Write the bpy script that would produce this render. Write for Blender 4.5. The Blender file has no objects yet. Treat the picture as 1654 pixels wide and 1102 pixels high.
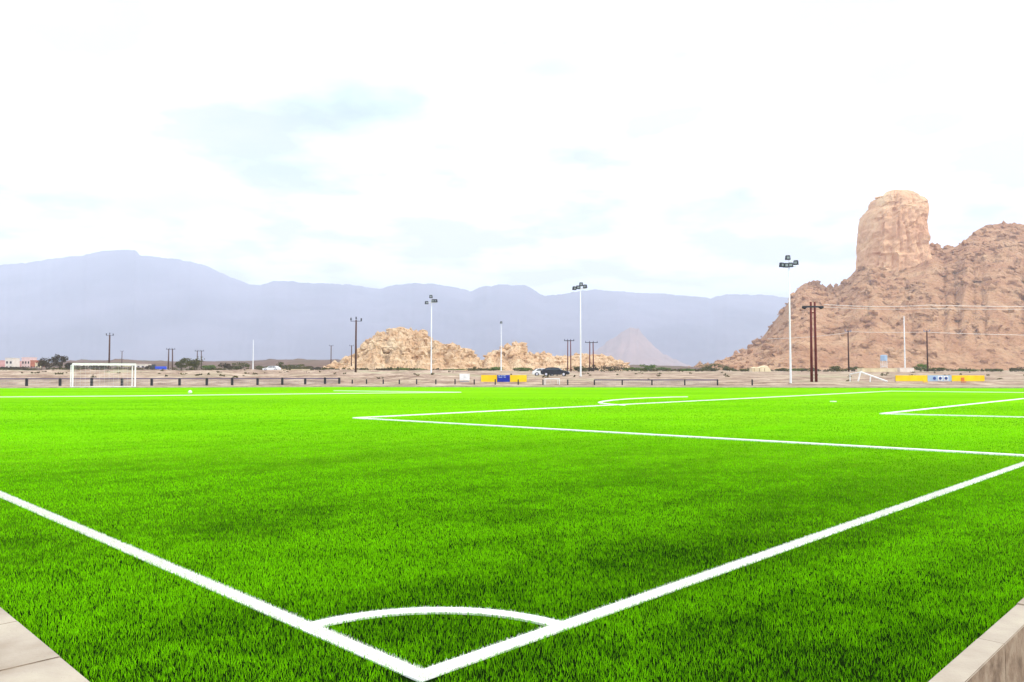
import bpy, bmesh, math, random
import numpy as np
from mathutils import Vector, Matrix, noise as mn

random.seed(7)
RNG = np.random.default_rng(11)
R = math.radians
scene = bpy.context.scene
COL = scene.collection

# ------------------------------------------------------------------ camera
F, CX, CY, HOR, EYE = 1250.0, 827.0, 551.0, 604.0, 1.42
PITCH = math.atan((HOR - CY) / F)
cam_d = bpy.data.cameras.new('camera')
cam = bpy.data.objects.new('camera', cam_d)
COL.objects.link(cam)
cam.location = (0, 0, EYE)
cam.rotation_euler = (R(90) + PITCH, 0, 0)
cam_d.sensor_width = 36.0
cam_d.lens = 36.0 * F / 1654.0
cam_d.clip_start = 0.05
cam_d.clip_end = 40000
scene.camera = cam

# ------------------------------------------------------------------ view + light
scene.view_settings.view_transform = 'Standard'
scene.view_settings.look = 'None'
scene.view_settings.exposure = 0.45
scene.view_settings.gamma = 1.0
scene.cycles.volume_bounces = 1
scene.cycles.max_bounces = 6
scene.cycles.transparent_max_bounces = 8
SUN_EL, SUN_AZ = R(46), R(116)       # azimuth from +Y clockwise: from the right, a little behind the camera
world = bpy.data.worlds.new('World')
scene.world = world
world.use_nodes = True
wn, wl = world.node_tree.nodes, world.node_tree.links
wn.clear()
w_out = wn.new('ShaderNodeOutputWorld')
w_bg = wn.new('ShaderNodeBackground')
w_bg.inputs['Strength'].default_value = 0.12
sky = wn.new('ShaderNodeTexSky')
sky.sky_type = 'NISHITA'
sky.sun_disc = False
sky.sun_elevation = SUN_EL
sky.sun_rotation = SUN_AZ
sky.dust_density = 3.0
tc = wn.new('ShaderNodeTexCoord')
# project the view direction on a cloud layer overhead: dir.xy / (dir.z + k)
sep = wn.new('ShaderNodeSeparateXYZ')
wl.new(tc.outputs['Generated'], sep.inputs[0])
def wmath(op, a, b=None, c=None):
    n = wn.new('ShaderNodeMath'); n.operation = op
    for i, v in enumerate((a, b, c)):
        if v is None: continue
        if isinstance(v, (int, float)): n.inputs[i].default_value = v
        else: wl.new(v, n.inputs[i])
    return n.outputs[0]
zc = wmath('MAXIMUM', sep.outputs['Z'], 0.0)
den = wmath('ADD', zc, 0.16)
cu = wmath('DIVIDE', sep.outputs['X'], den)
cv = wmath('DIVIDE', sep.outputs['Y'], den)
comb = wn.new('ShaderNodeCombineXYZ')
wl.new(cu, comb.inputs[0]); wl.new(cv, comb.inputs[1])
nz = wn.new('ShaderNodeTexNoise')
nz.inputs['Scale'].default_value = 1.5
nz.inputs['Detail'].default_value = 7
nz.inputs['Roughness'].default_value = 0.55
nz.inputs['Distortion'].default_value = 0.25
mp = wn.new('ShaderNodeMapping')
mp.inputs['Location'].default_value = (3.1, 7.7, 0)
wl.new(comb.outputs[0], mp.inputs[0]); wl.new(mp.outputs[0], nz.inputs[0])
yq = wmath('MAXIMUM', sep.outputs['Y'], 0.05)
su = wmath('DIVIDE', sep.outputs['X'], yq)
sv = wmath('DIVIDE', sep.outputs['Z'], yq)
nz2 = wn.new('ShaderNodeTexNoise')
nz2.inputs['Scale'].default_value = 2.3
nz2.inputs['Detail'].default_value = 5
wl.new(mp.outputs[0], nz2.inputs[0])
def gap(u0, v0, ru, rv, k, soft=.9):
    """a break in the cloud deck round one direction, ragged by the noise; 1 inside, 0 outside"""
    a = wmath('DIVIDE', wmath('SUBTRACT', su, u0), ru); b = wmath('DIVIDE', wmath('SUBTRACT', sv, v0), rv)
    d = wmath('SQRT', wmath('ADD', wmath('MULTIPLY', a, a), wmath('MULTIPLY', b, b)))
    d = wmath('ADD', d, wmath('MULTIPLY', wmath('SUBTRACT', nz.outputs[0], .5), 3.6))
    m = wn.new('ShaderNodeMapRange'); m.interpolation_type = 'SMOOTHSTEP'
    m.inputs['From Min'].default_value = 1 + soft; m.inputs['From Max'].default_value = 1 - soft
    m.inputs['To Max'].default_value = k; wl.new(d, m.inputs[0]); return m.outputs[0]
g_all = gap(-.185, .345, .13, .055, .80, 1.1)
for args in ((-.27, .27, .09, .03, .62, 1.2), (.05, .40, .10, .035, .68, 1.2), (.22, .42, .08, .03, .68, 1.2), (.02, .29, .13, .03, .68, 1.2), (-.50, .22, .18, .03, .62, 1.2), (.30, .21, .34, .025, .55, 1.2)):
    g_all = wmath('MAXIMUM', g_all, gap(*args))
hzn = wn.new('ShaderNodeMapRange')          # thinner cloud low over the horizon
hzn.inputs['From Min'].default_value = .26; hzn.inputs['From Max'].default_value = .08; hzn.inputs['To Max'].default_value = .28
wl.new(sv, hzn.inputs[0])
g_all = wmath('MAXIMUM', g_all, hzn.outputs[0])
cr = wn.new('ShaderNodeValToRGB')
cr.color_ramp.elements[0].position = 0.40
cr.color_ramp.elements[0].color = (0.425, 0.415, 0.435, 1)
cr.color_ramp.elements[1].position = 0.53
cr.color_ramp.elements[1].color = (0.90, 0.97, 1.10, 1)
wl.new(nz2.outputs[0], cr.inputs[0])
cs = wn.new('ShaderNodeVectorMath'); cs.operation = 'SCALE'
wl.new(cr.outputs[0], cs.inputs[0]); cs.inputs['Scale'].default_value = 14.5
mx = wn.new('ShaderNodeMix'); mx.data_type = 'RGBA'
wl.new(g_all, mx.inputs['Factor'])
sk2 = wn.new('ShaderNodeVectorMath'); sk2.operation = 'MULTIPLY'      # humid, slightly greenish blue between the clouds
wl.new(sky.outputs[0], sk2.inputs[0]); sk2.inputs[1].default_value = (1.22, 1.55, 1.0)
wl.new(cs.outputs[0], mx.inputs['A']); wl.new(sk2.outputs[0], mx.inputs['B'])
wl.new(mx.outputs['Result'], w_bg.inputs['Color'])
wl.new(w_bg.outputs[0], w_out.inputs[0])

sun_d = bpy.data.lights.new('sun', 'SUN')
sun_d.energy = 2.2
sun_d.angle = R(4)
sun_d.color = (1.0, 0.95, 0.86)
sun = bpy.data.objects.new('sun', sun_d)
COL.objects.link(sun)
sd = Vector((math.sin(SUN_AZ) * math.cos(SUN_EL), math.cos(SUN_AZ) * math.cos(SUN_EL), math.sin(SUN_EL)))
sun.rotation_euler = sd.to_track_quat('Z', 'Y').to_euler()

# ------------------------------------------------------------------ helpers
CP, SP = math.cos(PITCH), math.sin(PITCH)
def ray(px, py):
    a, b = (px - CX) / F, (CY - py) / F
    return Vector((a, CP - b * SP, SP + b * CP))
def ground(px, py, z=0.0):
    """where a measured picture point meets the level z"""
    r = ray(px, py); t = (z - EYE) / r.z
    return Vector((r.x * t, r.y * t, z))
def at(px, py, Y):
    r = ray(px, py); t = Y / r.y
    return Vector((r.x * t, Y, EYE + r.z * t))
def xat(px, Y, py=600):
    return at(px, py, Y).x

def smooth(a, b, t):
    t = max(0.0, min(1.0, (t - a) / (b - a))); return t * t * (3 - 2 * t)

def tag(o, label=None, cat=None, group=None, kind=None):
    if label: o['label'] = label
    if cat: o['category'] = cat
    if group: o['group'] = group
    if kind: o['kind'] = kind
    return o

class MB:
    def __init__(s): s.v = []; s.f = []; s.m = []
    def add(s, vs, fs, mi=0):
        n = len(s.v); s.v += [tuple(v) for v in vs]
        s.f += [tuple(i + n for i in f) for f in fs]; s.m += [mi] * len(fs)
    def box(s, c, d, rz=0, mi=0, taper=1.0):
        cx, cy, cz = c; a, b, h = d[0] / 2, d[1] / 2, d[2] / 2
        co, si = math.cos(rz), math.sin(rz); vs = []
        for z, k in ((-h, 1), (h, taper)):
            for x, y in ((-a, -b), (a, -b), (a, b), (-a, b)):
                x *= k; y *= k
                vs.append((cx + x * co - y * si, cy + x * si + y * co, cz + z))
        s.add(vs, [(0, 3, 2, 1), (4, 5, 6, 7), (0, 1, 5, 4), (1, 2, 6, 5), (2, 3, 7, 6), (3, 0, 4, 7)], mi)
    def tube(s, pts, r, n=8, mi=0):
        pts = [Vector(p) for p in pts]
        rs = r if isinstance(r, (list, tuple)) else [r] * len(pts)
        vs = []; fs = []
        for i, p in enumerate(pts):
            d = (pts[min(i + 1, len(pts) - 1)] - pts[max(i - 1, 0)]).normalized()
            u = d.cross(Vector((0, 0, 1)) if abs(d.z) < .9 else Vector((1, 0, 0))).normalized(); w = d.cross(u)
            for k in range(n):
                a = 2 * math.pi * k / n
                vs.append(p + (u * math.cos(a) + w * math.sin(a)) * rs[i])
        for i in range(len(pts) - 1):
            for k in range(n):
                a, b = i * n + k, i * n + (k + 1) % n
                fs.append((a, b, b + n, a + n))
        fs.append(tuple(range(n))); fs.append(tuple(range(len(vs) - 1, len(vs) - n - 1, -1)))
        s.add(vs, fs, mi)
    def blob(s, c, rad, seed=0, sub=1, rough=.25, mi=0):
        bm = bmesh.new(); bmesh.ops.create_icosphere(bm, subdivisions=sub, radius=1)
        o = Vector((seed * 3.7, seed * 1.3, seed * 7.1)); vs = []
        for v in bm.verts:
            k = 1 + rough * mn.noise(v.co * 1.3 + o) * 2
            vs.append((c[0] + v.co.x * rad[0] * k, c[1] + v.co.y * rad[1] * k, c[2] + v.co.z * rad[2] * k))
        s.add(vs, [tuple(v.index for v in f.verts) for f in bm.faces], mi); bm.free()
    def build(s, name, mats, parent=None, smooth_=False, bevel=0):
        me = bpy.data.meshes.new(name)
        me.from_pydata(s.v, [], s.f)
        for m in (mats if isinstance(mats, (list, tuple)) else [mats]): me.materials.append(m)
        me.polygons.foreach_set('material_index', s.m)
        if smooth_: me.polygons.foreach_set('use_smooth', [True] * len(s.f))
        bm = bmesh.new(); bm.from_mesh(me)
        bmesh.ops.recalc_face_normals(bm, faces=bm.faces)
        if bevel: bmesh.ops.bevel(bm, geom=bm.edges[:], offset=bevel, segments=2, affect='EDGES', clamp_overlap=True)
        bm.to_mesh(me); bm.free()
        o = bpy.data.objects.new(name, me); COL.objects.link(o)
        if parent: o.parent = parent
        return o

def empty(name, loc, rz=0):
    o = bpy.data.objects.new(name, None); o.empty_display_size = .3
    o.location = loc; o.rotation_euler = (0, 0, rz); COL.objects.link(o); return o
def copy_tree(o, parent=None):
    c = o.copy(); COL.objects.link(c)
    if parent: c.parent = parent
    for ch in list(o.children): copy_tree(ch, c)
    return c

# ------------------------------------------------------------------ materials
def mat(name, col, rough=.6, metal=0, spec=.5):
    m = bpy.data.materials.new(name); m.use_nodes = True
    b = m.node_tree.nodes['Principled BSDF']
    b.inputs['Base Color'].default_value = (*col, 1); b.inputs['Roughness'].default_value = rough
    b.inputs['Metallic'].default_value = metal; b.inputs['Specular IOR Level'].default_value = spec
    return m
def nmat(name, cols, scale, rough=.8, detail=8, bump=0, bscale=None, spec=.3, lo=.35, hi=.65, stretch=(1, 1, 1), dist=0, nrough=.55, obj=True):
    """colour ramp over object-space noise + bump"""
    m = mat(name, cols[0], rough, 0, spec); nt = m.node_tree; N, L = nt.nodes, nt.links
    b = N['Principled BSDF']; t = N.new('ShaderNodeTexCoord'); mp = N.new('ShaderNodeMapping')
    mp.inputs['Scale'].default_value = stretch
    L.new(t.outputs['Object'], mp.inputs[0])
    n = N.new('ShaderNodeTexNoise'); n.inputs['Scale'].default_value = scale; n.inputs['Detail'].default_value = detail
    n.inputs['Distortion'].default_value = dist; n.inputs['Roughness'].default_value = nrough
    L.new(mp.outputs[0], n.inputs[0])
    r = N.new('ShaderNodeValToRGB'); el = r.color_ramp.elements
    while len(el) < len(cols): el.new(.5)
    for i, c in enumerate(cols):
        el[i].position = lo + (hi - lo) * i / (len(cols) - 1); el[i].color = (*c, 1)
    L.new(n.outputs[0], r.inputs[0]); L.new(r.outputs[0], b.inputs['Base Color'])
    if bump:
        n2 = N.new('ShaderNodeTexNoise'); n2.inputs['Scale'].default_value = bscale or scale * 4; n2.inputs['Detail'].default_value = 8
        L.new(mp.outputs[0], n2.inputs[0])
        bp = N.new('ShaderNodeBump'); bp.inputs['Distance'].default_value = bump; bp.inputs['Strength'].default_value = 1
        L.new(n2.outputs[0], bp.inputs['Height']); L.new(bp.outputs[0], b.inputs['Normal'])
    return m

M = {}
M['white'] = nmat('white_paint', [(.70, .70, .66), (.82, .82, .79)], 3, .45)
M['offwhite'] = mat('galvanised_white', (.72, .74, .72), .5)
M['wood'] = nmat('creosoted_wood', [(.050, .022, .016), (.10, .042, .030)], 2, .85, stretch=(4, 4, .3))
M['redwood'] = nmat('reddish_wood', [(.085, .012, .012), (.15, .026, .020)], 2, .85, stretch=(4, 4, .3))
M['dark'] = mat('dark_metal', (.012, .014, .025), .5)
M['grey'] = mat('grey_metal', (.30, .30, .33), .5, .3)
M['rail'] = mat('painted_rail', (.13, .10, .15), .6)
M['greyblue'] = mat('grey_insulator', (.16, .18, .26), .4)
M['black'] = mat('black_paint', (.006, .006, .012), .5)
M['lens'] = mat('lamp_glass', (.22, .26, .26), .3)
M['carpaint'] = mat('dark_blue_car_paint', (.004, .004, .014), .25)
M['whitepaint'] = mat('white_car_paint', (.75, .76, .74), .25)
M['glass'] = mat('car_glass', (.03, .04, .05), .05)
M['windscreen'] = mat('windscreen_glass', (.22, .30, .30), .08)
M['tyre'] = mat('tyre_rubber', (.012, .012, .012), .9)
M['rim'] = mat('alloy_rim', (.60, .60, .66), .3, .5)
M['yellow'] = nmat('yellow_board', [(.80, .50, .004), (.88, .60, .010)], .8, .5)
M['blue'] = nmat('blue_board', [(.003, .010, .25), (.006, .030, .40)], 3, .5)
M['bluepaint'] = mat('blue_truck_paint', (.01, .06, .55), .35)
M['paleblue'] = mat('pale_blue_board', (.33, .46, .60), .5)
M['navy'] = mat('navy_mark', (.015, .05, .22), .5)
M['orange'] = mat('orange_plastic', (.60, .16, .02), .5)
M['cream'] = nmat('cream_render', [(.62, .50, .30), (.74, .64, .42)], .5, .85)
M['creamw'] = nmat('pale_render', [(.70, .60, .50), (.80, .72, .62)], .5, .85)
M['pink'] = nmat('pinkish_render', [(.60, .28, .25), (.72, .40, .35)], .5, .85)
M['pale_pink'] = nmat('pale_pink_render', [(.70, .48, .44), (.82, .60, .54)], .5, .85)
M['brick'] = nmat('reddish_render', [(.42, .11, .06), (.52, .19, .10)], .6, .85)
M['window'] = mat('dark_window', (.04, .02, .02), .2)
M['trunk'] = mat('bark', (.09, .06, .04), .9)
M['wire'] = mat('aluminium_conductor', (.62, .55, .48), .4, .2)
M['net'] = mat('net_cord', (.60, .62, .58), .8)
M['concrete'] = nmat('concrete', [(.31, .25, .18), (.38, .32, .24), (.44, .38, .28)], 2.2, .9, bump=.004, bscale=60)
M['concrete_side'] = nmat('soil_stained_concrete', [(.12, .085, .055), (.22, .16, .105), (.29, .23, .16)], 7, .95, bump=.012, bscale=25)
M['rubber'] = nmat('infill', [(.004, .009, .002), (.012, .030, .004)], 30, 1, spec=.05)
def leafmat(name, dark, light):
    m = bpy.data.materials.new(name); m.use_nodes = True; nt = m.node_tree; N, L = nt.nodes, nt.links
    b = N['Principled BSDF']; b.inputs['Roughness'].default_value = .7; b.inputs['Specular IOR Level'].default_value = .15
    g = N.new('ShaderNodeNewGeometry'); r = N.new('ShaderNodeValToRGB')
    r.color_ramp.elements[0].color = (*dark, 1); r.color_ramp.elements[1].color = (*light, 1)
    L.new(g.outputs['Random Per Island'], r.inputs[0]); L.new(r.outputs[0], b.inputs['Base Color'])
    return m
M['leaf_brown'] = leafmat('brownish_foliage', (.022, .014, .006), (.075, .050, .020))
M['leaf_olive'] = leafmat('olive_foliage', (.030, .030, .006), (.10, .095, .020))
M['leaf_green'] = leafmat('green_foliage', (.030, .060, .005), (.11, .17, .018))

M['leaf_scrub'] = leafmat('scrub_foliage', (.025, .022, .006), (.10, .085, .025))
# rock: mottled tan with darker joints
def rockmat(name, cols, sc, bump, crack=.35):
    m = nmat(name, cols, sc, .92, detail=9, spec=.15, lo=.30, hi=.70, nrough=.65)
    nt = m.node_tree; N, L = nt.nodes, nt.links; b = N['Principled BSDF']
    r = [n for n in N if n.type == 'VALTORGB'][0]; t = [n for n in N if n.type == 'TEX_COORD'][0]
    v = N.new('ShaderNodeTexVoronoi'); v.inputs['Scale'].default_value = sc * 5; v.feature = 'F1'; v.inputs['Randomness'].default_value = 1
    wn_ = N.new('ShaderNodeTexNoise'); wn_.inputs['Scale'].default_value = sc * 4; wn_.inputs['Detail'].default_value = 4
    add = N.new('ShaderNodeMix'); add.data_type = 'VECTOR'; add.inputs['Factor'].default_value = .12
    sc_ = N.new('ShaderNodeVectorMath'); sc_.operation = 'SCALE'; sc_.inputs['Scale'].default_value = 1.0 / sc
    L.new(t.outputs['Object'], wn_.inputs[0]); L.new(wn_.outputs['Color'], sc_.inputs[0])
    L.new(t.outputs['Object'], add.inputs['A']); L.new(sc_.outputs[0], add.inputs['B'])
    L.new(add.outputs['Result'], v.inputs[0])
    # patchy dark desert varnish, a colour of the stone itself
    n3 = N.new('ShaderNodeTexNoise'); n3.inputs['Scale'].default_value = sc * 3.2; n3.inputs['Detail'].default_value = 6; n3.inputs['Roughness'].default_value = .7
    L.new(t.outputs['Object'], n3.inputs[0])
    mr = N.new('ShaderNodeMapRange'); mr.inputs['From Min'].default_value = .56; mr.inputs['From Max'].default_value = .66; mr.inputs['To Max'].default_value = crack
    L.new(n3.outputs[0], mr.inputs[0])
    mm = N.new('ShaderNodeMix'); mm.data_type = 'RGBA'; mm.inputs['B'].default_value = (cols[0][0] * .42, cols[0][1] * .36, cols[0][2] * .40, 1)
    L.new(mr.outputs[0], mm.inputs['Factor']); L.new(r.outputs[0], mm.inputs['A']); L.new(mm.outputs['Result'], b.inputs['Base Color'])
    n2 = N.new('ShaderNodeTexNoise'); n2.inputs['Scale'].default_value = sc * 6; n2.inputs['Detail'].default_value = 10; n2.inputs['Roughness'].default_value = .7
    L.new(t.outputs['Object'], n2.inputs[0])
    ad = N.new('ShaderNodeMath'); ad.operation = 'ADD'; L.new(n2.outputs[0], ad.inputs[0]); L.new(v.outputs['Distance'], ad.inputs[1])
    bp = N.new('ShaderNodeBump'); bp.inputs['Distance'].default_value = bump; L.new(ad.outputs[0], bp.inputs['Height'])
    L.new(bp.outputs[0], b.inputs['Normal'])
    return m
M['rock_mid'] = rockmat('tan_rock', [(.58, .33, .17), (.74, .50, .29), (.86, .68, .44)], .13, 1.6, .6)
M['rock_big'] = rockmat('pinkish_rock', [(.42, .20, .10), (.54, .295, .155), (.65, .405, .225)], .045, 4.0, .7)
M['rock_tower'] = rockmat('tower_rock', [(.58, .30, .165), (.72, .44, .25), (.82, .60, .35)], .03, 2.0, .35)
M['rock_far'] = nmat('far_rock', [(.05, .05, .09), (.13, .12, .17)], .0016, .95)
M['rock_pink'] = nmat('pink_far_rock', [(.20, .12, .10), (.28, .17, .14)], .01, .95)
M['plain'] = nmat('brown_plain', [(.075, .038, .02), (.145, .08, .05), (.075, .065, .022)], .02, .95)

def gravel():
    m = nmat('gravel', [(.20, .13, .085), (.35, .25, .175), (.50, .39, .28)], .25, .95, detail=12, nrough=.78, bump=.2, bscale=1.2, spec=.1, lo=.42, hi=.60)
    nt = m.node_tree; N, L = nt.nodes, nt.links; b = N['Principled BSDF']
    r = [n for n in N if n.type == 'VALTORGB'][0]; t = [n for n in N if n.type == 'TEX_COORD'][0]
    n = N.new('ShaderNodeTexNoise'); n.inputs['Scale'].default_value = .05; n.inputs['Detail'].default_value = 6
    L.new(t.outputs['Object'], n.inputs[0])
    mr = N.new('ShaderNodeMapRange'); mr.inputs['From Min'].default_value = .52; mr.inputs['From Max'].default_value = .68; mr.inputs['To Max'].default_value = .75
    L.new(n.outputs[0], mr.inputs[0])
    mm = N.new('ShaderNodeMix'); mm.data_type = 'RGBA'; mm.inputs['B'].default_value = (.36, .34, .20, 1)
    L.new(mr.outputs[0], mm.inputs['Factor']); L.new(r.outputs[0], mm.inputs['A']); L.new(mm.outputs['Result'], b.inputs['Base Color'])
    return m
M['gravel'] = gravel()

# turf seen from afar: pile colour with broad soft wear patches
def turfmat():
    m = bpy.data.materials.new('turf_pile'); m.use_nodes = True; nt = m.node_tree; N, L = nt.nodes, nt.links
    b = N['Principled BSDF']; b.inputs['Roughness'].default_value = .9; b.inputs['Specular IOR Level'].default_value = 0
    t = N.new('ShaderNodeTexCoord')
    n = N.new('ShaderNodeTexNoise'); n.inputs['Scale'].default_value = 1.0; n.inputs['Detail'].default_value = 5; n.inputs['Roughness'].default_value = .6
    mpp = N.new('ShaderNodeMapping'); mpp.inputs['Rotation'].default_value = (0, 0, R(-38)); mpp.inputs['Scale'].default_value = (.035, .20, .1)
    L.new(t.outputs['Object'], mpp.inputs[0])
    n2 = N.new('ShaderNodeTexNoise'); n2.inputs['Scale'].default_value = 2.2; n2.inputs['Detail'].default_value = 6
    L.new(mpp.outputs[0], n.inputs[0]); L.new(t.outputs['Object'], n2.inputs[0])
    mm = N.new('ShaderNodeMix'); mm.inputs['Factor'].default_value = .3
    L.new(n.outputs[0], mm.inputs['A']); L.new(n2.outputs[0], mm.inputs['B'])
    r = N.new('ShaderNodeValToRGB'); e = r.color_ramp.elements
    e[0].position = .36; e[0].color = (*TURF_FAR[0], 1); e[1].position = .62; e[1].color = (*TURF_FAR[1], 1)
    L.new(mm.outputs['Result'], r.inputs[0])
    # level of detail plus painted shade, near turf darkened in the colour by distance from its near corner: where every fibre is modelled the sheet is the
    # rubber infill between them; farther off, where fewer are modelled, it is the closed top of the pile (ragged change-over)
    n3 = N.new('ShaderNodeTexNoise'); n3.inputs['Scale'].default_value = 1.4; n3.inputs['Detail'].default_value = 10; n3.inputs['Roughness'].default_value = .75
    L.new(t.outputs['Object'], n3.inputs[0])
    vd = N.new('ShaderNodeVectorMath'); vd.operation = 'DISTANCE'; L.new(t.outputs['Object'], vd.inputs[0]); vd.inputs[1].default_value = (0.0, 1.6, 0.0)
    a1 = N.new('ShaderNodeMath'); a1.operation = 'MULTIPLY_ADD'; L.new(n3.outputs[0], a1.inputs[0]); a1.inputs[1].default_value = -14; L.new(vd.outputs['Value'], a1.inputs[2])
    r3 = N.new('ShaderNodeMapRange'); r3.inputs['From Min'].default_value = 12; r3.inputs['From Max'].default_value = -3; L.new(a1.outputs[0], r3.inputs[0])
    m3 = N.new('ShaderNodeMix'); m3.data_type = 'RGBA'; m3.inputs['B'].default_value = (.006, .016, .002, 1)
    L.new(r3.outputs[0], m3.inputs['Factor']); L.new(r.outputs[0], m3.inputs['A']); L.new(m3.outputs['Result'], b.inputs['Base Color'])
    return m
TURF_FAR = [(.125, .38, .003), (.20, .51, .006)]
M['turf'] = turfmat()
def blademat(name, dark, light, trans):
    m = bpy.data.materials.new(name); m.use_nodes = True; nt = m.node_tree; N, L = nt.nodes, nt.links
    N.clear(); out = N.new('ShaderNodeOutputMaterial')
    a = N.new('ShaderNodeAttribute'); a.attribute_name = 'tint'
    r = N.new('ShaderNodeValToRGB'); r.color_ramp.elements[0].color = (*dark, 1); r.color_ramp.elements[1].color = (*light, 1)
    L.new(a.outputs['Fac'], r.inputs[0])
    d = N.new('ShaderNodeBsdfDiffuse'); tr = N.new('ShaderNodeBsdfTranslucent'); mx_ = N.new('ShaderNodeMixShader')
    mx_.inputs[0].default_value = trans
    L.new(r.outputs[0], d.inputs[0]); L.new(r.outputs[0], tr.inputs[0]); L.new(d.outputs[0], mx_.inputs[1]); L.new(tr.outputs[0], mx_.inputs[2])
    L.new(mx_.outputs[0], out.inputs[0]); return m
M['blade'] = blademat('green_fibre', (.016, .11, .0002), (.31, .88, .003), .33)
M['blade_white'] = blademat('white_fibre', (.60, .60, .50), (.90, .90, .84), .35)
M['line'] = mat('white_pile', (.86, .88, .80), .9)

# ------------------------------------------------------------------ ground
def H(x, y):
    """height of the desert ground"""
    if y < 96: return -.34 + .30 * smooth(25, 60, y)
    z = -.04 + .42 * smooth(96, 106, y) + .66 * smooth(106, 132, y) + .95 * smooth(132, 205, y) + .00575 * max(0, y - 205) * smooth(205, 260, y)
    k = smooth(97, 108, y) * (1 - .75 * smooth(170, 400, y))
    left = 1 - smooth(-20, 5, x)
    z += k * (.10 + .45 * left) * (mn.noise(Vector((x * .11, y * .16, 1))) * .9 + mn.noise(Vector((x * .4, y * .45, 5))) * .35)
    z += k * left * .25
    return z
ds = list(np.geomspace(.4, 96, 26)) + list(np.arange(97, 215, 1.3)) + list(np.geomspace(216, 16000, 60))
NA = 420; a0, a1 = R(-62), R(62)
vs = []; fs = []
for d in ds:
    for k in range(NA):
        a = a0 + (a1 - a0) * k / (NA - 1); y = d; x = d * math.tan(a) if True else 0
        vs.append((x, y, H(x, y)))
for i in range(len(ds) - 1):
    for k in range(NA - 1):
        q = i * NA + k; fs.append((q, q + 1, q + NA + 1, q + NA))
n0 = len(vs)
vs += [(-16000, -300, -.34), (16000, -300, -.34)]
first = [k for k in range(NA)]
g = MB(); g.add(vs, fs + [tuple([n0, n0 + 1] + first[::-1])])
g.build('ground', M['gravel'], smooth_=True)['kind'] = 'structure'

# ------------------------------------------------------------------ pitch
C = ground(681, 1087, .02); C.z = 0
ul = (ground(0, 797, .02) - ground(681, 1087, .02)).normalized()
ur = (ground(1654, 748, .02) - ground(681, 1087, .02)).normalized()
KZ = .035
kl = ground(75, 1041, KZ); kr = ground(1572, 1036, KZ)     # inner edges of the two kerbs
def isect(p, d, q, e):
    den = d.x * e.y - d.y * e.x; t = ((q.x - p.x) * e.y - (q.y - p.y) * e.x) / den
    return Vector((p.x + d.x * t, p.y + d.y * t, 0))
KC = isect(kl, ul, kr, ur)
far = [ground(px, py) for px, py in ((2150, 634), (1654, 627.3), (1200, 626.3), (560, 625.3), (0, 627.3))]
lend = isect(kl, ul, Vector((0, 78, 0)), Vector((1, 0, 0))); rend = isect(kr, ur, Vector((0, 71, 0)), Vector((1, 0, 0)))
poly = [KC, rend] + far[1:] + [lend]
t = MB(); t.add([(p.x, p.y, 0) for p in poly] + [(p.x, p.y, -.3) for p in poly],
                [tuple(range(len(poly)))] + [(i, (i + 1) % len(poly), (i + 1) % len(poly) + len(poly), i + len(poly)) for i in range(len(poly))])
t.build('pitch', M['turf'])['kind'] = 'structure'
# reach of the fibres; the dark infill tone between them is partly painted shade
NEAR = 46.0
nl = isect(kl, ul, Vector((0, NEAR, 0)), Vector((1, 0, 0))); nr = isect(kr, ur, Vector((0, NEAR, 0)), Vector((1, 0, 0)))

def seg_box(mb, p, q, w, z0, z1, mi=0):
    d = (q - p); L_ = d.length; c = (p + q) / 2
    mb.box((c.x, c.y, (z0 + z1) / 2), (L_, w, z1 - z0), math.atan2(d.y, d.x), mi)

def flat_poly(name, pts, w, z):
    """marking: a ribbon of the given width following pts, standing as high as the pile"""
    mb = MB(); n = len(pts); vs = []
    for i, p in enumerate(pts):
        d = (pts[min(i + 1, n - 1)] - pts[max(i - 1, 0)]).normalized(); s = Vector((-d.y, d.x, 0)) * w / 2
        for zz in (.001, z):
            vs.append((p.x + s.x, p.y + s.y, zz)); vs.append((p.x - s.x, p.y - s.y, zz))
    fs = []
    for i in range(n - 1):
        a = i * 4; b = a + 4
        fs += [(a + 2, a + 3, b + 3, b + 2), (a, a + 2, b + 2, b), (a + 1, b + 1, b + 3, a + 3)]
    fs += [(0, 1, 3, 2), (4 * n - 4, 4 * n - 2, 4 * n - 1, 4 * n - 3)]
    mb.add(vs, fs); o = mb.build(name, M['line']); o['kind'] = 'structure'; return o

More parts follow.
